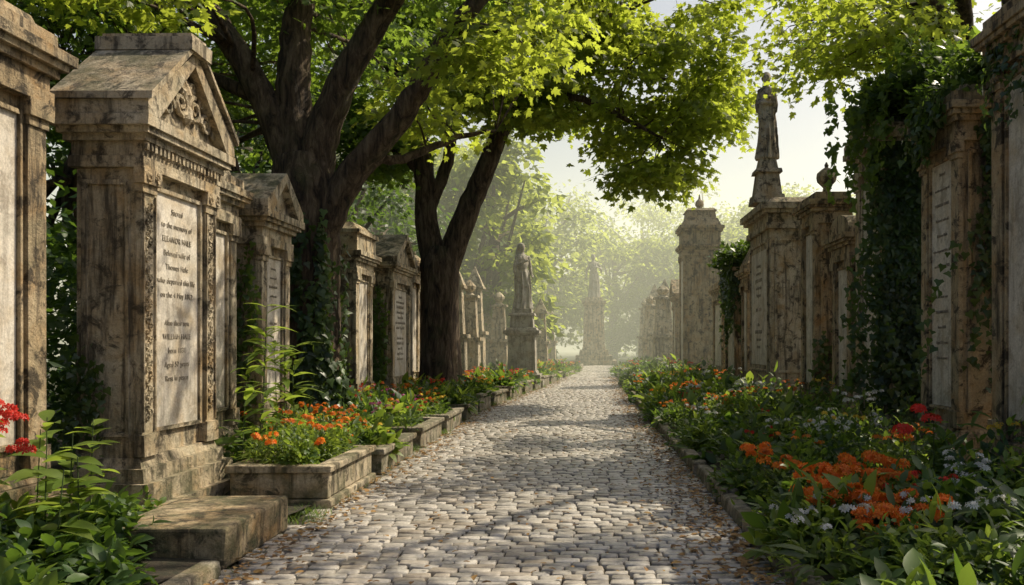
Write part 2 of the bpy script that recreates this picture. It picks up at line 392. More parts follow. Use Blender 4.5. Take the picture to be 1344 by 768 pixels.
def tomb(name,s,X,y0,y1,D,H,top='gable',rise=.7,mat=STONE,panel=True,lines=None,ornate=False,cor=.2,back=None):
    g=MB(TT(s,X)); ym=(y0+y1)/2; w=y1-y0
    g.box(-.26,D+.12,y0-.22,y1+.22,0,.24); g.box(-.18,D+.1,y0-.15,y1+.15,.24,.42)
    g.box(-.11,D+.07,y0-.09,y1+.09,.42,.54); g.box(-.07,D+.03,y0-.05,y1+.05,.54,.62,tp=.03)
    Hb=H-.42
    g.box(0,D,y0,y1,.62,Hb)
    pw=min(.2,w*.16)
    for a,b in((y0-.01,y0+pw),(y1-pw,y1+.01)):
        g.box(-.055,-.001,a,b,.66,Hb-.2); g.box(-.085,-.001,a-.02,b+.02,.63,.82)
        g.box(-.075,-.001,a-.015,b+.015,Hb-.2,Hb-.13); g.box(-.10,-.001,a-.035,b+.035,Hb-.13,Hb)
        if ornate:
            z=.95; k=0
            while z<Hb-.3:
                c=(a+b)/2
                spiral(g,-.062,c-.025,z,.035,1.2,1,k*1.5,.011,0); spiral(g,-.062,c+.025,z+.05,.035,1.2,-1,k*1.7+3,.011,0)
                z+=.105; k+=1
            for q in(a+.004,b-.018): g.box(-.074,-.056,q,q+.014,.84,Hb-.22)
            c=(a+b)/2; spiral(g,-.10,c-.06,Hb-.07,.05,1.3,1,1.57,.014,0); spiral(g,-.10,c+.06,Hb-.07,.05,1.3,-1,1.57,.014,0)
    if panel:
        pa,pb=y0+pw+.06,y1-pw-.06; z0,z1=.85,Hb-.14
        g.box(-.012,-.001,pa,pb,z0,z1,1)
        t=.035
        g.box(-.04,-.001,pa-t,pa,z0-t,z1+t);g.box(-.04,-.001,pb,pb+t,z0-t,z1+t)
        g.box(-.038,-.001,pa,pb,z0-t,z0);g.box(-.038,-.001,pa,pb,z1,z1+t)
    if D>.4:
        for yy,sg in((y0,-1),(y1,1)):
            a,b=(yy-.02,yy-.001) if sg<0 else (yy+.001,yy+.02)
            g.box(.05,.09,a,b,.8,Hb-.1); g.box(D-.09,D-.05,a,b,.8,Hb-.1); g.box(.09,D-.09,a,b,.8,.84); g.box(.09,D-.09,a,b,Hb-.14,Hb-.1)
    g.box(-.09,D+.05,y0-.05,y1+.05,Hb,Hb+.1); g.box(-.07,D+.03,y0-.03,y1+.03,Hb+.1,Hb+.22)
    g.box(-.12,D+.07,y0-.08,y1+.08,Hb+.22,Hb+.28); g.box(-.17,D+.1,y0-.13,y1+.13,Hb+.28,Hb+.33); g.box(-cor,D+.13,y0-cor+.02,y1+cor-.02,Hb+.33,H)
    if ornate:
        yy=y0-.04
        while yy<y1+.02: g.box(-.115,-.092,yy,yy+.035,Hb+.15,Hb+.215); yy+=.07
    a,b=y0-cor+.04,y1+cor-.04
    if top=='gable':
        g.ext([(a+.09,H),(b-.09,H),(ym,H+rise-.06)],-.08,D+.02)
        g.ext([(a,H+.001),(a+.17,H+.001),(ym,H+rise-.07),(ym,H+rise+.06),(a,H+.12)],-cor+.01,D+.12)
        g.ext([(b,H+.001),(b,H+.12),(ym,H+rise+.06),(ym,H+rise-.07),(b-.17,H+.001)],-cor+.01,D+.12)
        if ornate:
            g.ext([(a-.03,H+.121),(ym-.12,H+rise+.035),(ym-.12,H+rise+.09),(a-.03,H+.18)],-cor-.03,D+.12)
            g.ext([(b+.03,H+.121),(b+.03,H+.18),(ym+.12,H+rise+.09),(ym+.12,H+rise+.035)],-cor-.03,D+.12)
            g.box(-cor-.05,D+.13,ym-.2,ym+.2,H+rise+.03,H+rise+.15); g.box(-cor-.02,D+.1,ym-.14,ym+.14,H+rise+.15,H+rise+.2)
            for sg in(-1,1):
                spiral(g,-.11,ym+sg*.13,H+.28,.13,1.7,sg,1.57,.03,0); spiral(g,-.11,ym+sg*.36,H+.2,.10,1.6,-sg,0 if sg<0 else 3.14,.026,0)
                spiral(g,-.11,ym+sg*.54,H+.15,.06,1.4,sg,1.57,.02,0); spiral(g,-.11,ym+sg*.10,H+.47,.07,1.4,-sg,-1.57,.02,0)
                spiral(g,-.11,ym+sg*.27,H+.38,.06,1.3,sg,0,.018,0)
            g.lathe((-.10,ym,H+.12),[(.02,0),(.06,.05),(.05,.14),(.02,.2),(.05,.27),(.01,.4)],0,8)
    elif top=='flat':
        g.box(-.12,D+.06,a+.1,b-.1,H,H+.13); g.box(-.04,D,a+.2,b-.2,H+.13,H+.24,tp=.04)
    elif top=='block':
        g.box(-.1,D+.05,a+.08,b-.08,H,H+rise*.6); g.box(-.15,D+.1,a+.03,b-.03,H+rise*.6,H+rise*.75); g.box(-.1,D+.05,a+.08,b-.08,H+rise*.75,H+rise,tp=.12)
    elif top=='pyramid':
        g.box(-.08,D+.05,a+.08,b-.08,H,H+.15)
        g.hexa([(-.06,a+.1,H+.15),(D+.03,a+.1,H+.15),(D+.03,b-.1,H+.15),(-.06,b-.1,H+.15)],[(D/2-.04,ym-.04,H+rise),(D/2+.04,ym-.04,H+rise),(D/2+.04,ym+.04,H+rise),(D/2-.04,ym+.04,H+rise)])
    elif top=='ball':
        g.box(-.06,D+.02,a+.12,b-.12,H,H+.16,tp=.03)
        g.lathe((D/2,ym,H+.16),[(.16,0),(.16,.04),(.08,.08),(.06,.16),(.09,.19),(.17,.27),(.19,.35),(.17,.43),(.09,.51),(.03,.54),(.04,.58),(.01,.64)],0,14)
    elif top=='tower':
        g.box(-.06,D+.0,a+.14,b-.14,H,H+.5); g.box(-.14,D+.08,a+.06,b-.06,H+.5,H+.6); g.box(-.2,D+.13,a,b,H+.6,H+.72)
        g.box(-.08,D+.02,a+.12,b-.12,H+.72,H+1.0,tp=.12); g.box(.08,D-.14,a+.28,b-.28,H+1.0,H+1.3,tp=.05); g.box(.06,D-.12,a+.26,b-.26,H+1.3,H+1.4,tp=.1)
        g.lathe((D/2-.03,ym,H+1.4),[(.16,0),(.1,.08),(.17,.2),(.15,.32),(.05,.42),(.02,.6)],0,12)
    elif top=='arch':
        pts=[(a+.06,H)]+[(ym-(b-a-.12)/2*math.cos(t),H+rise*math.sin(t)) for t in np.linspace(0,math.pi,13)[1:-1]]+[(b-.06,H)]
        g.ext(pts[::-1],-.1,D+.05)
    ob=g.build(name,[mat,PANEL],bevel=.012,jitter=.005)
    if panel and lines:
        inscription(s,X+s*.016,ym,Hb-.25,(w-2*pw-.15),(Hb-1.25)*.9,lines,ob)
    return ob

L=-3.85
tomb('inscribed_stone_monument',1,-4.25,4.7,6.45,.7,3.85,'flat',.5,STONE,True,LINES2)
tomb('pedimented_tomb',1,L,7.1,8.45,.5,3.5,'gable',.72,STONE2,True,LINES,True,.2)
tomb('stone_pillar_tomb',1,-4.3,9.1,10.05,.7,3.42,'flat',.4,STONE2,True)
tomb('gabled_headstone_tomb',1,-4.15,10.45,11.4,.5,3.25,'gable',.5,STONE2,True,LINES2)
tomb('gabled_headstone_tomb',1,-4.5,15.9,17.1,.75,3.35,'block',.55,STONE2,True)
tomb('gabled_headstone_tomb',1,-4.35,18.2,20.0,.6,3.35,'gable',.65,STONE2,True,LINES)
tomb('stone_pillar_tomb',1,-4.7,21.6,22.8,.6,3.6,'pyramid',.6,STONE2)
tomb('stone_pillar_tomb',1,-4.9,24.2,25.4,.6,3.5,'ball',.6,STONE2)

tomb('inscribed_stone_monument',-1,4.15,6.6,8.55,.9,4.75,'flat',.5,STONE,True,LINES2)
tomb('inscribed_slab_tomb',-1,4.2,9.45,10.5,.62,4.3,'flat',.5,STONE,True,LINES)
tomb('inscribed_slab_tomb',-1,4.2,11.8,13.1,.62,4.55,'gable',.5,STONE2,True,LINES2)
tomb('stone_pillar_tomb',-1,4.3,13.7,14.7,.5,3.4,'arch',.35,STONE,True)
tomb('ball_finial_tomb',-1,4.15,15.3,16.3,.6,4.2,'ball',.5,STONE,True)
tomb('stone_pillar_tomb',-1,4.1,21.6,22.5,.7,3.5,'pyramid',1.0,STONE,True)
tomb('ivy_covered_tomb',-1,4.1,23.4,25.2,.8,3.7,'arch',.4,STONE,True)
tomb('stone_pillar_tomb',-1,4.2,26.4,28.4,.7,3.4,'flat',.4,STONE,True)
tomb('turreted_mausoleum',-1,3.55,31.5,33.0,1.35,5.3,'tower',1,STONE,True)
tomb('stone_pillar_tomb',-1,3.7,36,37.2,.8,3.6,'gable',.7,STONE,True)
def obelisk(name,x,y,h,w,mat=STONE2,ball=False):
    g=MB(); g.box(x-w*.8,x+w*.8,y-w*.8,y+w*.8,0,.3); g.box(x-w*.65,x+w*.65,y-w*.65,y+w*.65,.3,.5)
    g.box(x-w*.5,x+w*.5,y-w*.5,y+w*.5,.5,h*.45,tp=.02); g.box(x-w*.62,x+w*.62,y-w*.62,y+w*.62,h*.45,h*.45+.14)
    g.box(x-w*.42,x+w*.42,y-w*.42,y+w*.42,h*.45+.14,h*.9,tp=w*.1)
    g.box(x-w*.48,x+w*.48,y-w*.48,y+w*.48,h*.9,h*.9+.1)
    if ball: g.lathe((x,y,h*.9+.1),[(w*.3,0),(w*.15,.1),(w*.3,.25),(w*.33,.36),(w*.2,.5),(.02,.6)],0,12)
    else: g.box(x-w*.45,x+w*.45,y-w*.45,y+w*.45,h*.9+.1,h*1.12,tp=w*.42)
    return g.build(name,[mat],bevel=.012,jitter=.004)
for (x,y,h,w,b) in [(-4.75,29.5,3.9,.75,0),(-4.7,32.5,3.7,.8,1),(-4.9,35.5,4.3,.85,0),(-5.,41,4.0,.9,0),(-4.2,38.5,3.6,.8,1),(-2.5,42,3.4,.75,0),(-3.3,48,3.6,.8,1),(-2.6,53,3.5,.8,0),(-5.2,52,4.,.9,1),
     (3.5,40.5,4.1,.95,1),(3.9,44,4.4,.9,0),(3.4,47.5,4.0,.9,1),(3.9,51,4.6,1.,0),(3.6,55,4.2,.9,1),(5.3,42,5,1.,0),(4.6,60,4.6,1.,0),(-6.2,30,4.2,.8,0),(-7,38,4.6,.9,1)]:
    obelisk('stone_obelisk_monument',x,y,h,w,STONE2,bool(b))

# ---------------------------------------------------------------- statues
def lumps(parts,name,mat,loc,voxel,parent=None,rotz=0.):
    g=MB()
    for p in parts: p(g)
    bmesh.ops.recalc_face_normals(g.bm,faces=g.bm.faces)
    me=bpy.data.meshes.new(name); g.bm.to_mesh(me); g.bm.free(); me.materials.append(mat)
    ob=bpy.data.objects.new(name,me); col.objects.link(ob); ob.location=loc; ob.rotation_euler=(0,0,rotz)
    m=ob.modifiers.new('r','REMESH'); m.mode='VOXEL'; m.voxel_size=voxel; m.use_smooth_shade=True
    s=ob.modifiers.new('s','SMOOTH'); s.iterations=2; s.factor=.4
    if parent: 
        ob.parent=parent; ob.matrix_parent_inverse=Matrix.Translation(-parent.location)
    return ob
def ell(g,c,r,seg=14,rings=9):
    rg=[]
    for i in range(1,rings):
        t=math.pi*i/rings
        rg.append([g.bm.verts.new((c[0]+r[0]*math.sin(t)*math.cos(2*math.pi*k/seg),c[1]+r[1]*math.sin(t)*math.sin(2*math.pi*k/seg),c[2]-r[2]*math.cos(t))) for k in range(seg)])
    for a,b in zip(rg,rg[1:]):
        for k in range(seg): g.f([a[k],a[(k+1)%seg],b[(k+1)%seg],b[k]],0)
    g.f(rg[0][::-1],0); g.f(rg[-1],0)
def figure(k,arms,slim=1.,veil=False,lean=.03):
    def body(g):
        prof=[(0,.27,.24,.028),(.05,.265,.235,.03),(.3,.225,.19,.03),(.6,.205,.165,.026),(.85,.20,.16,.02),(.98,.185,.145,.014),(1.1,.145,.115,.008),(1.22,.155,.125,.008),(1.34,.175,.125,.006),(1.42,.185,.105,.004),(1.47,.13,.085,0),(1.50,.065,.065,0),(1.60,.055,.06,0)]
        zs=np.linspace(0,1.6,60); seg=56; rings=[]
        for z in zs:
            rx=np.interp(z,[p[0] for p in prof],[p[1] for p in prof])*slim; ry=np.interp(z,[p[0] for p in prof],[p[2] for p in prof])*slim
            am=np.interp(z,[p[0] for p in prof],[p[3] for p in prof])
            cx=lean*math.sin(z*3.2); r=[]
            for i in range(seg):
                a=2*math.pi*i/seg
                f=am*(math.sin(9*a+1.8*z)+.6*math.sin(14*a-2.4*z+1))
                if .25<z<.75: f+=.035*math.exp(-((a-4.95)/.35)**2)*math.sin((z-.25)/.5*math.pi)
                r.append(g.bm.verts.new(((cx+(rx+f)*math.cos(a))*k,((ry+f)*math.sin(a))*k,z*k)))
            rings.append(r)
        for a,b in zip(rings,rings[1:]):
            for i in range(seg): g.f([a[i],a[(i+1)%seg],b[(i+1)%seg],b[i]],0)
        g.f(rings[0][::-1],0); g.f(rings[-1],0)
        for q in range(4):
            pts=[];rr=[]
            for i in range(13):
                t=i/12; a=-2.9+t*2.7; z=.90+.09*q*.6+.38*t*(1-.1*q); rad=.185-.02*t
                pts.append(((lean*math.sin(z*3.2)+(rad*slim)*math.cos(a))*k,(.145*slim*math.sin(a))*k,z*k)); rr.append(.022*k)
            g.tube(pts,rr,0,8)
        hz=1.66; hx=lean*math.sin(1.6*3.2)
        ell(g,(hx*k,-.015*k,hz*k),(.085*k,.10*k,.125*k)); ell(g,(hx*k,.03*k,(hz+.02)*k),(.097*k,.10*k,.118*k))
        ell(g,(hx*k,-.118*k,(hz-.01)*k),(.014*k,.022*k,.03*k)); ell(g,(hx*k,-.105*k,(hz-.055)*k),(.028*k,.014*k,.012*k))
        ell(g,(hx*k,-.09*k,(hz-.09)*k),(.03*k,.022*k,.022*k)); ell(g,(hx*k,-.10*k,(hz+.03)*k),(.055*k,.016*k,.012*k))
        for sx in(-1,1): ell(g,((hx+sx*.09)*k,0,(hz-.005)*k),(.012*k,.02*k,.03*k))
        ell(g,(hx*k,.12*k,(hz+.02)*k),(.05*k,.05*k,.05*k))
        if veil:
            for sx in(-1,0,1):
                g.tube([((hx+sx*.06)*k,.04*k,(hz+.08)*k),((hx+sx*.08)*k,.09*k,1.55*k),(sx*.11*k,.12*k,1.3*k),(sx*.12*k,.14*k,.95*k),(sx*.11*k,.17*k,.5*k)],[.04*k,.05*k,.06*k,.06*k,.05*k],0,10)
    def armf(pts):
        def f(g):
            P=[Vector(p) for p in pts]; r=[.05,.052,.045,.038,.03]
            ell(g,tuple(P[0]*k),(.06*k,.055*k,.06*k))
            q=[P[0],P[0].lerp(P[1],.5),P[1],P[1].lerp(P[2],.5),P[2]]
            g.tube([tuple(v*k) for v in q],[x*k for x in r],0,10)
            ell(g,tuple(P[1]*k),(.045*k,.045*k,.045*k))
            d=(P[2]-P[1]).normalized(); side=d.cross(Vector((.2,-1,.3))).normalized()
            g.tube([tuple(P[2]*k),tuple((P[2]+d*.05)*k),tuple((P[2]+d*.09)*k)],[.028*k,.034*k,.032*k],0,8)
            for j,l in enumerate((.07,.085,.08,.062)):
                o=P[2]+d*.08+side*(j-1.5)*.02; e=o+d*l*.6; e2=e+(d*.6+Vector((0,.35,-.5))).normalized()*l*.45
                g.tube([tuple(o*k),tuple(e*k),tuple(e2*k)],[.011*k,.01*k,.008*k],0,6)
            o=P[2]+d*.03-side*.03; g.tube([tuple(o*k),tuple((o+d*.03-side*.025)*k),tuple((o+d*.065-side*.03)*k)],[.013*k,.012*k,.009*k],0,6)
            m=P[1]; g.tube([tuple(P[0].lerp(P[1],.4)*k),tuple((m+Vector((0,0,-.02)))*k),tuple((m+Vector((0,.01,-.18)))*k)],[.05*k,.056*k,.035*k],0,9)
        return f
    return [body]+[armf(a) for a in arms]

def pedestal(g,x,y,lv):
    z=0
    for hw,h,tp in lv: g.box(x-hw,x+hw,y-hw,y+hw,z,z+h,tp=tp); z+=h
    return z
g=MB(); z=pedestal(g,-2.45,30.2,[(.78,.28,0),(.68,.2,0),(.58,.12,.05),(.50,1.25,.03),(.56,.07,0),(.64,.12,0),(.56,.1,.04),(.42,.42,.03),(.48,.1,.03),(.36,.16,0)])
ped=g.build('robed_statue_on_pedestal',[STATUE],bevel=.015)
lumps(figure(1.34,[[(-.17,0,1.40),(-.25,-.03,1.14),(-.06,-.17,1.25)],[(.17,0,1.40),(.25,.02,1.12),(.2,-.15,.95)]],1.0,True),'statue_figure',STATUE,(-2.45,30.2,z-.02),.02,ped,.55)
g=MB(); z=pedestal(g,.25,60,[(1.6,.35,0),(1.3,.35,0),(1.05,.4,.05),(.85,.25,.06),(.78,2.9,.10),(.76,.15,0),(.86,.18,0),(.62,.25,0)])
ped=g.build('standing_statue_on_column',[STONE2],bevel=.02)
lumps(figure(1.75,[[(-.17,0,1.40),(-.3,0,1.14),(-.33,-.06,.90)],[(.17,0,1.40),(.3,-.02,1.18),(.12,-.17,1.23)]],.95),'statue_figure',STATUE,(.25,60,z-.02),.03,ped,.2)
g=MB(); ax0,ax1,ay0,ay1=3.85,4.85,18.0,20.2
def sbox(e,z0,z1,m=0,tp=0.): g.box(ax0-e,ax1+e,ay0-e,ay1+e,z0,z1,m,tp)
sbox(.27,0,.3); sbox(.17,.3,.55); sbox(.10,.55,.72,0,.06); sbox(0,.72,4.05)
for z0 in(.95,3.79):
    g.box(ax0-.03,ax0-.001,ay0+.16,ay1-.16,z0,z0+.06); g.box(ax0+.16,ax1-.16,ay0-.03,ay0-.001,z0,z0+.06)
for c in(ay0+.10,ay1-.16): g.box(ax0-.031,ax0-.001,c,c+.06,.95,3.85)
for c in(ax0+.10,ax1-.16): g.box(c,c+.06,ay0-.031,ay0-.001,.95,3.85)
g.box(ax0-.015,ax0-.001,ay0+.25,ay1-.25,1.1,3.65,1)
sbox(.08,4.05,4.18); sbox(.04,4.18,4.38); sbox(.14,4.38,4.46); sbox(.21,4.46,4.6); sbox(.05,4.6,4.74,0,.12)
stx,sty=4.02,19.1
z=4.74
for hw,h,tp in[(.36,.20,.03),(.29,.5,.06),(.30,.09,.02),(.22,.26,.05)]: g.box(stx-hw,stx+hw,sty-hw,sty+hw,z,z+h,tp=tp); z+=h
ped=g.build('robed_statue_on_pedestal',[STONE2,PANEL],bevel=.014)
inscription(-1,ax0-.018,(ay0+ay1)/2,3.4,1.3,2.0,LINES2,ped)
lumps(figure(1.12,[[(-.135,0,1.40),(-.18,-.05,1.14),(.02,-.16,1.19)],[(.135,0,1.40),(.18,-.05,1.11),(-.02,-.17,1.12)]],.84,False,.015),'statue_figure',STONE2,(stx,sty,z-.02),.017,ped,-.35)

# ---------------------------------------------------------------- stone trough planter, step blocks
g=MB(); x0,x1,y0,y1,h=-3.5,-2.48,8.0,9.7,.42
g.box(x0,x1,y0,y1,0,.1); t=.1
g.box(x0+.04,x1-.04,y0+.04,y0+.04+t,.1,h-.07);g.box(x0+.04,x1-.04,y1-.04-t,y1-.04,.1,h-.07)
g.box(x0+.04,x0+.04+t,y0+.04+t,y1-.04-t,.1,h-.07);g.box(x1-.04-t,x1-.04,y0+.04+t,y1-.04-t,.1,h-.07)
g.box(x0,x1,y0,y0+.17,h-.07,h);g.box(x0,x1,y1-.17,y1,h-.07,h);g.box(x0,x0+.17,y0+.17,y1-.17,h-.07,h);g.box(x1-.17,x1,y0+.17,y1-.17,h-.07,h)
g.box(x0+.14,x1-.14,y0+.14,y1-.14,.1,h-.09,1)
g.build('stone_trough_planter',[STONE2,SOIL],bevel=.012,jitter=.005)
g=MB(); g.box(-3.42,-2.56,5.85,7.12,0,.31); g.build('stone_step_block',[STONE],bevel=.025,jitter=.014)
g=MB(); g.box(-3.9,-3.43,6.5,6.95,0,.2);g.build('stone_step_block',[STONE],bevel=.02,jitter=.012)

# ---------------------------------------------------------------- trees
def catmull(pts,n=6):
    P=[np.array(p,float) for p in pts]; P=[2*P[0]-P[1]]+P+[2*P[-1]-P[-2]]; out=[]
    for i in range(1,len(P)-2):
        for k in range(n):
            t=k/n; a,b,c,d=P[i-1:i+3]
            out.append(.5*((2*b)+(-a+c)*t+(2*a-5*b+4*c-d)*t*t+(-a+3*b-3*c+d)*t**3))
    out.append(P[-2]); return out
def tree(name,limbs,boxes,leaf,T,mats,per,rr=(.5,.95),tw=.028):
    g=MB(); samples=[]
    for li,l in enumerate(limbs):
        c=catmull(l,7); 
        seg=26 if li==0 else 14
        g.tube([tuple(p[:3]+(R.normal(0,.012,3) if p[3]<.3 else 0)) for p in c],[max(.012,p[3]) for p in c],0,seg,.10 if li==0 else .07)
        if li: samples+=[p for p in c[4:]]
    S=np.array(samples); lf=Geo(); 
    for bx in boxes:
        (x0,x1,y0,y1,z0,z1,n,m)=bx[:8]; r_=bx[8] if len(bx)>8 else rr; dn=bx[9] if len(bx)>9 else 1.
        for _ in range(n):
            c=np.array([U(x0,x1),U(y0,y1),U(z0,z1)]); r=U(*r_)
            pad(lf,c,r,int(dn*per*(r/.75)**2),leaf,T,m)
            d=np.linalg.norm(S[:,:3]-c,axis=1)+np.maximum(0,S[:,2]-c[2])*1.5; s=S[np.argmin(d)]; L=np.linalg.norm(s[:3]-c)
            if L>.2:
                mid=(s[:3]+c)/2+R.normal(0,.08*L,3)+np.array([0,0,.10*L]); r0=min(s[3]*.6,tw*(.5+.35*L))
                cc=catmull([s[:3],mid,c],5)
                g.tube([tuple(p) for p in cc],list(np.linspace(r0,.008,len(cc))),0,6,caps=False)
                for _k in range(4):
                    e=c+R.normal(0,1,3)*np.array([r,r,r*.25])*.6; g.tube([tuple(cc[-3]),tuple((np.array(cc[-3])+e)/2+R.normal(0,.04,3)),tuple(e)],[.010,.007,.004],0,4,caps=False)
    ob=g.build(name,[BARK],smooth=True,origin=tuple(limbs[0][0][:2])+(0,))
    lo=lf.build('foliage',mats); lo.parent=ob; lo.location=lo.location-ob.location
    return ob

tree('large_avenue_tree',[
 [(-4.35,13.1,-.1,.78),(-4.38,13.1,.25,.62),(-4.4,13.1,.9,.52),(-4.44,13.1,2.2,.47),(-4.42,13.1,3.3,.47),(-4.45,13.1,4.0,.50),(-4.5,13.1,4.5,.40)],
 [(-4.48,13.1,3.8,.36),(-4.62,13.15,4.9,.30),(-4.68,13.2,5.9,.25),(-4.6,13.3,7.0,.2),(-4.3,13.6,8.4,.13),(-4.0,14,9.8,.05)],
 [(-4.5,13.1,4.0,.30),(-5.1,13.1,5.4,.22),(-5.7,13.1,6.4,.19),(-6.1,13.,7.0,.15),(-7.,12.8,8.2,.09),(-8.2,12.5,9.,.03)],
 [(-4.4,13.1,4.1,.32),(-4.0,13.0,5.3,.24),(-3.5,12.9,6.2,.2),(-3.0,12.8,6.9,.17),(-2.3,12.6,7.9,.11),(-1.5,12.3,9.,.04)],
 [(-4.35,13.1,2.9,.30),(-4.0,13.0,3.7,.25),(-3.55,12.9,4.35,.22),(-2.8,12.7,5.15,.18),(-2.2,12.6,6.1,.15),(-1.4,12.4,6.95,.11),(-.2,12.1,7.9,.04)],
 [(-2.25,12.6,6.0,.10),(-1.9,12.4,6.25,.07),(-1.4,12.3,6.2,.05),(-1.0,12.2,5.95,.02)],
 [(-5.1,13.1,5.4,.13),(-6.2,13.4,5.9,.09),(-7.6,13.8,6.3,.05),(-8.8,14,6.4,.02)],
 [(-3.6,12.9,4.4,.10),(-3.0,13.4,4.55,.07),(-2.2,13.9,5.0,.05),(-1.6,14.2,5.2,.02)]],
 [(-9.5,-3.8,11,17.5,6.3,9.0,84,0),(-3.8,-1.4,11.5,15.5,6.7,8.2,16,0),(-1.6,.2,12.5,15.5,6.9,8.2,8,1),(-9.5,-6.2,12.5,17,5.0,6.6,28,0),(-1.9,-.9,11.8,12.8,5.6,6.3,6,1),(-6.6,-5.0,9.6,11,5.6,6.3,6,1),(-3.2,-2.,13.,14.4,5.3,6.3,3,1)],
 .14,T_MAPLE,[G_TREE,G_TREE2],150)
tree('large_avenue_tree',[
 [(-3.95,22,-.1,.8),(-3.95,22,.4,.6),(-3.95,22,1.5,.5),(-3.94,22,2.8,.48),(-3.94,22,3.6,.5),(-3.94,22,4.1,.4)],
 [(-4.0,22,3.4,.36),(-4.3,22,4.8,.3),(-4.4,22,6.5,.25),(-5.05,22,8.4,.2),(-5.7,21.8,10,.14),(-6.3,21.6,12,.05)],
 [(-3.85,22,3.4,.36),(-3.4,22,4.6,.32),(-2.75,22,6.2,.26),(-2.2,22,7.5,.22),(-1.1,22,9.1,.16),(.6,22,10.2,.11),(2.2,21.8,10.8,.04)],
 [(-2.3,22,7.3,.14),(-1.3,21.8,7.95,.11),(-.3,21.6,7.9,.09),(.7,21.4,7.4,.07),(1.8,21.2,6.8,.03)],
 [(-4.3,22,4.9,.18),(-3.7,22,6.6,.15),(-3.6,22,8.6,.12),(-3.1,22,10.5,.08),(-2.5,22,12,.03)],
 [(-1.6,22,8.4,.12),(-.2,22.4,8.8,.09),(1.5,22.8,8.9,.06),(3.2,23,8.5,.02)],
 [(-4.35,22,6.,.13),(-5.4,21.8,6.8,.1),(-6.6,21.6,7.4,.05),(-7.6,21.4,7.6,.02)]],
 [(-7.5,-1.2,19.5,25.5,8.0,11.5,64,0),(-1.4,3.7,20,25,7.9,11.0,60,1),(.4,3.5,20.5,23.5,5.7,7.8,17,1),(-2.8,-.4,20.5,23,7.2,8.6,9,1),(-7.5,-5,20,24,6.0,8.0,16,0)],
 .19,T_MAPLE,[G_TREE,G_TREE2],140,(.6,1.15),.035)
# this tree's dense high sprays, mostly unseen, are added to shade the path
tree('spreading_tree',[
 [(7.6,15,-.1,.6),(7.6,15,.5,.42),(7.5,15,2.5,.36),(7.4,14.9,4.4,.33)],
 [(7.4,14.9,4.2,.3),(6.6,14.3,5.8,.2),(5.4,13.3,7.,.13),(4.0,12.2,7.5,.08),(2.9,11.4,7.6,.03)],
 [(7.4,14.9,4.2,.28),(7.6,15,6.5,.2),(7.2,14.6,8.6,.12),(6.4,13.6,10,.04)],
 [(6.4,14.2,6.0,.14),(5.2,11.8,7.6,.1),(4.2,9.8,8.6,.06),(2.6,9.6,8.9,.04),(1.2,10.2,9.,.02)],
 [(7.6,15,6.3,.16),(7.0,17,7.6,.11),(6.2,19.2,8.4,.07),(5.2,21,8.9,.03)]],
 [(2.9,5.0,12,14.5,6.4,7.2,9,1),(5,8.2,12,16,6.,8.4,14,1),(3.6,5.6,11.5,13.5,5.8,6.5,6,1),
  (2.8,7.0,7.9,9.0,8.0,8.8,9,0,(.3,.6),2.2),(3.2,7.6,9.7,10.5,8.2,8.9,8,0,(.3,.6),2.4),(3.8,7.4,12.6,13.4,8.3,8.9,6,0,(.25,.55),2.2),
  (5.0,7.6,16.6,18,8.6,9.3,7,0,(.4,.8),2.),(5.2,7.8,20,21.6,8.4,9.3,6,0,(.4,.8),2.),(.2,2.2,9.6,11.4,8.5,9.1,5,0,(.2,.4),1.8)],
 .14,T_MAPLE,[G_TREE,G_TREE2],120)

def bg_tree(name,x,y,h,r,leaf,n,per,mat,z0=.3):
    g=MB(); top=h*.75
    c=catmull([(x,y,-.1,.05*h*.7),(x+U(-.2,.2),y,h*.25,.03*h),(x+U(-.5,.5),y+U(-.4,.4),h*.5,.022*h),(x,y,top,.008*h)],5)
    g.tube([tuple(p[:3]) for p in c],[p[3] for p in c],0,10,.06)
    lf=Geo(); 
    for _ in range(n):
        d=rdir(1)[0]; q=U(.35,1)**.5; cz=h*(z0+1)/2; cc=np.array([x+d[0]*r*q,y+d[1]*r*q,cz+d[2]*h*(1-z0)/2*q])
        pr=r*U(.2,.38)
        pad(lf,cc,pr,per,leaf,T_SIMPLE,0,.55)
        if _%3==0: 
            b=c[len(c)//2+random.randint(-3,5)][:3]; g.tube([tuple(b),tuple((b+cc)/2+np.array([0,0,.2])),tuple(cc)],[.012*h,.008*h,.003*h],0,5,caps=False)
    ob=g.build(name,[BARK],smooth=True,origin=(x,y,0)); lo=lf.build('foliage',[mat]); lo.parent=ob; lo.location=lo.location-ob.location
for (x,y,h,r) in [(-9.5,16,8.5,3.),(-10,23,10,3.4),(-8.7,29,9,3.2),(-11.5,11,10,3.4),(-9.,36,10,3.5),(-13.5,29,13,4.)]:
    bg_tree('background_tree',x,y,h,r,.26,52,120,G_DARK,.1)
for (x,y,h,r) in [(-7,48,13,4.5),(-5.2,43,12.5,3.4),(-12,46,15,5),(-4,72,15,5),(2.2,80,13.5,5),(8.5,80,13,5),(-9,64,17,6),(11.5,70,12,4.5),(9.5,54,7,3.),(16,60,11,4.5),(17,78,17,6.),(24,72,15,6),(32,84,19,7.5),(22,92,19,7.5),(6,98,20,7.5),(-6,92,21,8),(-18,84,22,8),(-24,64,19,7),(40,76,18,7),(11,38,5.5,2.6),(-17,45,16,5.5),(14,98,20,8)]:
    bg_tree('distant_tree',x,y,h,r,.5,68,110,G_FAR,.03)
lf=Geo()
for _ in range(230):
    y=U(3,46); pad(lf,(-6.4-U(0,2.),y,U(.3,3.6)),U(.5,.9),80,.17,T_SIMPLE,0,.7)
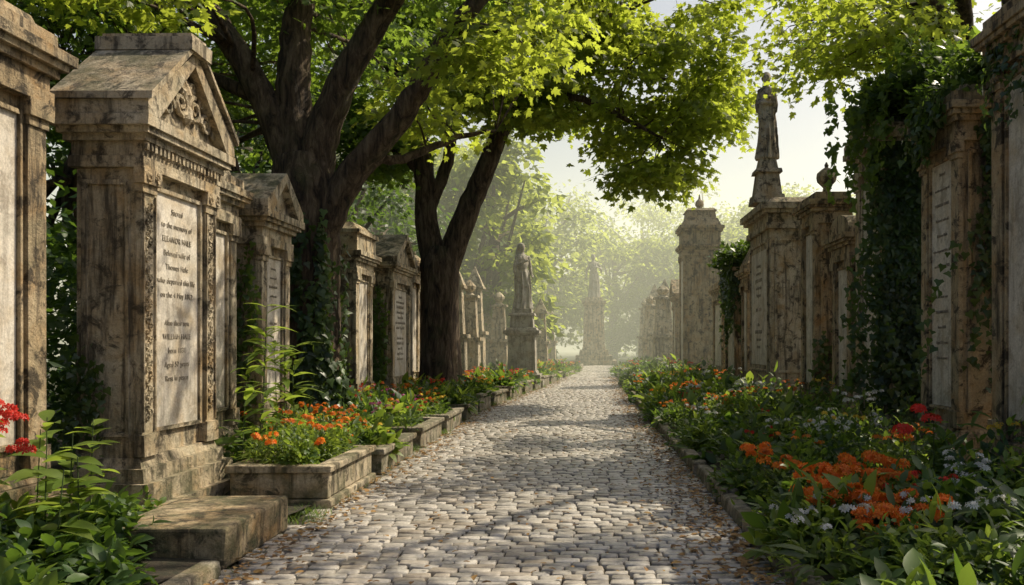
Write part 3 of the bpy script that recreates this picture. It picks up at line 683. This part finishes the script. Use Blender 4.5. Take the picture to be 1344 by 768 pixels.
for _ in range(50):
    pad(lf,(-5.5-U(0,1.2),U(5.5,11),U(.3,3.4)),U(.4,.7),90,.14,T_SIMPLE,0,.7)
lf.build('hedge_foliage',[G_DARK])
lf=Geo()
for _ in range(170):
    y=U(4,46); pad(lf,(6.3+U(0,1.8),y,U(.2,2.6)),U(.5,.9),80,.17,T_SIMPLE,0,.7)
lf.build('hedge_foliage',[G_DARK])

# ---------------------------------------------------------------- ivy
def strand(g,p,d,L,n,out,size=.075,m=0,wob=.25,spread=.07,hug=None):
    p=np.array(p,float); d=unit(np.array(d,float)); d0=d.copy(); out=np.array(out,float); step=L/n
    P=[];YD=[];N=[]
    tang=np.cross(out,d)
    for i in range(n):
        d=unit(d+tang*R.normal(0,wob)*.3+d0*.06); d=unit(d-out*np.dot(d,out)); p=p+d*step
        q=hug(p) if hug else (p,out)
        P.append(q[0]+q[1]*U(.015,.09)+R.normal(0,spread,3)*(1-abs(q[1]))); YD.append(np.array([0,0,-1])+R.normal(0,.5,3)); N.append(q[1]+R.normal(0,.4,3)+np.array([0,0,.3]))
    g.add(T_IVY,P,YD,N,size*R.uniform(.6,1.3,n),m)
iv=Geo()
def hug1(p):
    c=np.array([-4.42,13.1]); v=p[:2]-c; r=np.linalg.norm(v); R0=np.interp(p[2],[0,.3,.9,2.2,4.5],[.78,.62,.54,.5,.5])
    o=np.array([*(v/r),0]); return np.array([*(c+v/r*R0),p[2]]),o
for a in list(R.uniform(-2.9,.2,30)):
    o=np.array([math.cos(a),math.sin(a),0]); strand(iv,(-4.42+.55*o[0],13.1+.55*o[1],.1),(0,0,1),U(.8,4.4),int(U(60,130)),o,.12,0 if U(0,1)<.7 else 1,.3,.06,hug1)
iv.build('tree_ivy',[G_IVY,G_BED])
iv=Geo()
for _ in range(70):
    x=4.25+U(-.05,.65); strand(iv,(x,11.78,4.6),(0,0,-1),U(2.8,4.5),110,(0,-1,0),.10,0,.25,.07)
for _ in range(7):
    strand(iv,(4.12,11.8+U(-.05,.35),4.6),(0,0,-1),U(1.,3.),70,(-1,0,0),.09,0,.2,.04)
for _ in range(36):
    bush(iv,(4.75+U(-.6,1.0),11.2+U(-.6,1.4),4.85+U(-.3,.5)),U(.28,.5),.4,150,.11,T_IVY,1 if U(0,1)<.6 else 0)
for _ in range(22):
    bush(iv,(4.45+U(-.2,.9),9.8+U(-.4,1.2),4.5+U(-.15,.35)),U(.25,.42),.32,130,.10,T_IVY,0 if U(0,1)<.6 else 1)
for _ in range(20):
    strand(iv,(4.55+U(0,.4),9.42,4.5),(0,0,-1),U(.5,3.6),80,(0,-1,0),.09,0,.3,.06)
for _ in range(16):
    strand(iv,(4.0,U(9.5,10.6),4.4),(0,0,-1),U(.2,.7),30,(-1,0,0),.09,0,.3,.06)
for _ in range(16):
    strand(iv,(3.9+U(-.6,.2),11.6+U(-.3,.6),5.1),(0,0,-1),U(.4,1.6),34,(-.8,-.6,0),.10,1,.3,.08)
for _ in range(12):
    strand(iv,(4.3+U(0,.6),11.6+U(-.2,.1),.15),(0,0,1),U(.6,2.4),60,(0,-1,0),.10,0,.3,.07)
for _ in range(12):
    strand(iv,(4.1,U(6.8,8.6),4.7),(0,0,-1),U(.3,1.1),28,(-1,0,0),.08,0,.3,.06)
iv.build('monument_ivy',[G_IVY,G_TREE])
iv=Geo()
for _ in range(14): bush(iv,(4.2+U(-.3,.8),24.3+U(-1.3,1.1),3.8+U(-.2,.35)),U(.4,.6),.45,130,.14,T_IVY,0)
for _ in range(24): strand(iv,(3.95,U(23.2,25.2),3.9),(0,0,-1),U(.6,2.6),60,(-1,0,0),.12,0,.3,.08)
for _ in range(16): strand(iv,(U(4.1,4.9),23.3,3.9),(0,0,-1),U(1,3.0),60,(0,-1,0),.12,0,.3,.08)
for _ in range(8): strand(iv,(U(4.2,4.7),15.2,U(1.2,2.4)),(0,0,-1),U(.6,1.6),50,(0,-1,0),.10,0,.3,.08)
for _ in range(8): strand(iv,(U(4.3,4.8),13.65,U(2.2,3.4)),(0,0,-1),U(.8,2.),50,(0,-1,0),.10,0,.3,.08)
iv.build('monument_ivy',[G_IVY])
iv=Geo()
for _ in range(5): strand(iv,(-4.4-U(.0,.3),6.5,2.6+U(-.5,.4)),(0,0,-1),U(.6,1.8),40,(0,1,0),.07,0,.1,.03)
for _ in range(7): strand(iv,(-4.2-U(0,.4),10.42,U(2.4,3.2)),(0,0,-1),U(.8,2.4),60,(0,-1,0),.08,1,.15,.04)
for _ in range(8): strand(iv,(-4.6-U(0,.4),15.85,U(1.0,2.2)),(0,0,-1),U(.6,1.4),50,(0,-1,0),.09,0,.2,.05)
for _ in range(9): strand(iv,(-4.45-U(0,.4),18.15,U(1.6,2.8)),(0,0,-1),U(.8,2.),60,(0,-1,0),.10,1,.2,.05)
for _ in range(8): strand(iv,(-4.05-U(0,.35),7.06,U(.9,1.7)),(0,0,-1),U(.5,1.),34,(0,-1,0),.065,0,.3,.04)
iv.build('monument_ivy',[G_IVY,G_BED])

# ---------------------------------------------------------------- flower beds
MATS=[G_BED,G_DARK,G_LIME,F_OR,F_RED,F_WH,F_YE,F_PK,STEM]
def plant_bed(name,side,ya,yb,xa,xb,n,fr=.2,base=.16,sl=.13):
    g=Geo()
    for _ in range(n):
        y=ya+(yb-ya)*U(0,1)**1.25; e=(xr(y) if side>0 else xl(y))
        x=e+side*U(xa,xb); dist=abs(x-e); hh=base+sl*min(dist,2.5)+U(0,.18); r=U(.18,.38)
        if abs(x+2.45)<.9 and abs(y-30.2)<.9: continue
        z=.08
        if side<0 and y<38:
            inb=[b for b in LBOX if b[0]+.15<y<b[1]-.15]
            if dist<1.05:
                if not inb: 
                    if dist<.5: continue
                else: z=inb[0][2]-.1; r=min(r,.26); hh=base+U(0,.2); x=e-min(max(dist,.3),.75)
        k=random.choice([0,0,1,2,3]); T=[T_FINE,T_FINE,T_LANCE,T_BROAD][k]; sz=[.075,.10,.2,.2][k]; m=random.choice([0,0,1,2]) if k!=1 else 1
        f=1 if y<16 else 1.5
        bush(g,(x,y,z),r*(1.2 if f>1 else 1),hh,int((170 if k<2 else 60)/f),sz*f**.7,T,m)
        zone=.5+.5*math.sin(y*1.9+side)*math.sin(y*.63+1)
        if U(0,1)<fr*2*zone:
            fm=int(np.interp(math.sin(y*1.1+2*side),[-1,1],[0,5.99])); fm=[3,6,5,3,4,5][fm] if side>0 else [3,6,7,3,6,4][fm]
            flowers(g,(x,y,z+.02+hh),r*.9,int(U(4,10)),.042*f**.6,fm,.035*f**.6,9)
    return g.build(name,MATS)
plant_bed('flowering_bed_plants',1,4.2,46,.2,2.45,520,.18,.2,.22)
plant_bed('flowering_bed_plants',-1,10.1,46,.2,1.9,500,.3,.2,.16)
def tall(g,x,y,z,h,n,m=2,T=T_LANCE,size=.28,lean=(0,0),up=.7):
    top=np.array([x+lean[0],y+lean[1],z+h]); base=np.array([x,y,z]); t=R.uniform(.3,1,n)
    p=base+(top-base)*t[:,None]; a=R.uniform(0,6.28,n)
    yd=np.stack([np.cos(a),np.sin(a),R.uniform(0,up,n)],1); g.add(T,p,yd,np.array([0,0,1.])+R.normal(0,.2,(n,3)),size*R.uniform(.6,1.2,n)*(1.15-.4*t),m)
    w=.007; Vs=[];
    for q,pp in((0,base),(1,top)):
        for k in range(3): Vs.append(pp+np.array([math.cos(k*2.09),math.sin(k*2.09),0])*w*(1-.5*q))
    g.raw(np.array(Vs),np.array([(0,1,4),(0,4,3),(1,2,5),(1,5,4),(2,0,3),(2,3,5)]),8)
g=Geo()
for _ in range(30): bush(g,(U(-3.35,-2.7),U(8.2,9.5),.36),U(.15,.26),U(.2,.38),230,.06,random.choice([T_FINE,T_LANCE]),random.choice([0,2,2]))
for p in[(-3.3,8.3,.70),(-3.1,8.2,.66),(-2.75,8.6,.76),(-2.66,9.0,.74),(-2.7,8.3,.62),(-3.25,9.1,.79),(-2.95,8.7,.8)]: flowers(g,p,.07,3,.05,3,.038,12)
g.build('marigold_planting',MATS)
g=Geo()
for x,y,h in[(-3.7,8.85,1.35),(-3.62,9.2,1.7),(-3.55,8.8,1.0),(-3.8,9.6,1.95),(-3.45,9.85,1.25),(-3.6,9.9,1.5),(-3.75,10.1,1.6),(-3.5,9.6,1.4)]:
    tall(g,x,y,.08,h,20,2,T_LANCE,.40,(U(-.1,.15),U(-.1,.1)),.9)
for _ in range(20): bush(g,(U(-4.,-3.5),U(8.9,12.4),.1),U(.2,.35),U(.3,.6),150,.1,T_FINE,random.choice([0,1]))
g.build('tall_green_shoots',MATS)
g=Geo()
for _ in range(48):
    yy=U(4.1,6.0); bush(g,(U(-4.1,-2.8 if yy<5.2 else -3.3),yy,.08),U(.18,.28),U(.22,.42),130,.12,random.choice([T_FINE,T_BROAD]),random.choice([1,1,1,0]))
for _ in range(12): bush(g,(U(-4.1,-3.6),U(5.9,6.9),.1),U(.15,.25),U(.15,.3),120,.08,T_FINE,random.choice([1,0]))
for x,y,h in[(-3.5,5.6,.9),(-3.35,5.5,.75),(-3.65,5.6,1.0),(-3.85,5.8,.9),(-4.1,5.5,1.0),(-3.4,5.3,.7),(-3.65,6.1,.95)]:
    tall(g,x,y,.1,h,14,2,T_BROAD,.25,(U(-.05,.12),0))
for p in[(-4.0,5.7,1.15),(-3.85,5.6,1.08),(-4.1,5.8,1.0),(-3.75,5.5,.9)]: flowers(g,p,.05,3,.055,4,.038,18)
g.build('broad_leaved_shrub',MATS)
g=Geo()
for _ in range(80):
    y=U(4.2,9); bush(g,(xr(y)+U(.25,2.6),y,.08),U(.18,.3),U(.25,.48),180,.085,random.choice([T_FINE,T_BROAD,T_FINE]),random.choice([0,0,2,1]))
for x,y,z,k in[(1.72,6.3,.46,10),(1.92,6.1,.48,11),(2.12,6.4,.56,11),(1.85,6.8,.54,9),(2.35,6.6,.6,7),(2.05,5.8,.48,10),(1.95,5.5,.44,8),(2.2,5.6,.5,6),(1.62,8.3,.54,5),(1.75,7.7,.54,5),(2.2,6.9,.6,6)]:
    flowers(g,(x,y,z),.18,k,.068,3,.055,24)
for x,y,z in[(2.58,6.9,.9),(2.72,7.0,1.02),(2.95,7.2,.97)]:
    flowers(g,(x,y,z),.02,1,.065,4,.065,40); tall(g,x,y,.1,z-.12,7,0,T_FINE,.14)
for x,y,z in[(2.6,5.9,.58),(2.75,6.3,.64),(2.6,8.7,.76),(2.4,9.0,.7),(2.9,8.6,.8)]:
    flowers(g,(x,y,z),.11,5,.03,5,.035,10)
for x,y in[(1.95,4.9),(2.3,4.8),(2.6,5.1),(2.15,5.15),(2.8,5.4),(2.9,5.0),(2.5,5.45),(1.8,5.1)]:
    n=26;a=R.uniform(0,6.28,n); g.add(T_BROAD,np.tile([x,y,.12],(n,1))+R.normal(0,.05,(n,3)),np.stack([np.cos(a),np.sin(a),R.uniform(.5,1.3,n)],1),np.array([0,0,1.])+R.normal(0,.2,(n,3)),R.uniform(.24,.40,n),random.choice([0,1,0]))
g.build('orange_geranium_bed',MATS)
g=Geo()
def tuft(x,y,z,n,s):
    a=R.uniform(0,6.28,n); g.add(T_GRASS,np.array([x,y,z])+R.normal(0,.05,(n,3))*[1,1,0],np.stack([np.cos(a)*.6,np.sin(a)*.6,np.ones(n)],1),np.stack([np.cos(a),np.sin(a),np.zeros(n)],1)*-1+[0,0,.4],s*R.uniform(.5,1.2,n),0)
for _ in range(28): tuft(U(-3.2,-2.42),U(7.15,7.95),0,26,.13)
for _ in range(150):
    y=U(5,30); s=random.choice([-1,1]); tuft((xr(y) if s>0 else xl(y))-s*U(-.02,.05),y,0,10,.08)
for _ in range(60): tuft(U(-3.9,-3.4),U(6.9,8),.02,20,.14)
for a,b in zip(LBOX,LBOX[1:]):
    for _ in range(8): yy=U(a[1],b[0]); tuft(xl(yy)-U(0,.5),yy,0,22,.16)
g.build('grass_tufts',[G_BED])
g=Geo(); n=5500; y=4+34*R.uniform(0,1,n)**1.6; s=R.uniform(0,1,n); e=np.array([xr(v) for v in y]); l=np.array([xl(v) for v in y])
off=np.abs(R.normal(0,.30,n)); x=np.where(s<.62,e-off,np.where(s<.88,l+off*.7,l+(e-l)*R.uniform(0,1,n)))
a=R.uniform(0,6.28,n)
g.add(T_FINE,np.stack([x,y,R.uniform(.024,.045,n)],1),np.stack([np.cos(a),np.sin(a),R.uniform(-.1,.25,n)],1),np.array([0,0,1.])+R.normal(0,.2,(n,3)),R.uniform(.03,.085,n),0)
g.build('fallen_leaves',[F_BR])

# ---------------------------------------------------------------- haze with added glow
m,nt,out=new_mat('haze_with_added_glow'); v=nd(nt,'ShaderNodeVolumePrincipled'); v.inputs['Color'].default_value=(.98,.97,.82,1); v.inputs['Density'].default_value=.004; v.inputs['Anisotropy'].default_value=.4
v.inputs['Emission Color'].default_value=(1,.98,.68,1); v.inputs['Emission Strength'].default_value=.0048  # emission is added glow, standing in for multiply scattered light in the haze
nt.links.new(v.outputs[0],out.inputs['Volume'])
g=MB(); g.box(-70,80,24.9,150,-.4,23); g.build('haze_with_added_glow',[m])

# ---------------------------------------------------------------- light, camera
AZ=math.radians(58); EL=math.radians(50)
w=bpy.data.worlds.new('World'); scene.world=w; w.use_nodes=True; nt=w.node_tree
bg=nt.nodes['Background']; sky=nt.nodes.new('ShaderNodeTexSky'); sky.sky_type='NISHITA'; sky.sun_disc=False
sky.sun_elevation=EL; sky.sun_rotation=AZ; sky.dust_density=6; sky.air_density=1.; sky.altitude=0
nt.links.new(sky.outputs[0],bg.inputs[0]); bg.inputs[1].default_value=.12
sd=bpy.data.lights.new('sun','SUN'); sd.energy=5; sd.angle=math.radians(.5); sd.color=(1,.89,.69)
so=bpy.data.objects.new('sun',sd); col.objects.link(so)
dirv=Vector((math.sin(AZ)*math.cos(EL),math.cos(AZ)*math.cos(EL),math.sin(EL)))
so.rotation_euler=dirv.to_track_quat('Z','Y').to_euler(); so.location=dirv*40
cd=bpy.data.cameras.new('camera'); cd.sensor_width=36; cd.lens=29.46; cd.shift_x=-.0766; cd.shift_y=.049; cd.clip_end=1000; cd.clip_start=.05
co=bpy.data.objects.new('camera',cd); col.objects.link(co); co.location=(0,0,1.6); co.rotation_euler=(math.radians(90),0,0)
scene.camera=co
scene.view_settings.view_transform='Standard'; scene.view_settings.look='None'; scene.view_settings.exposure=0
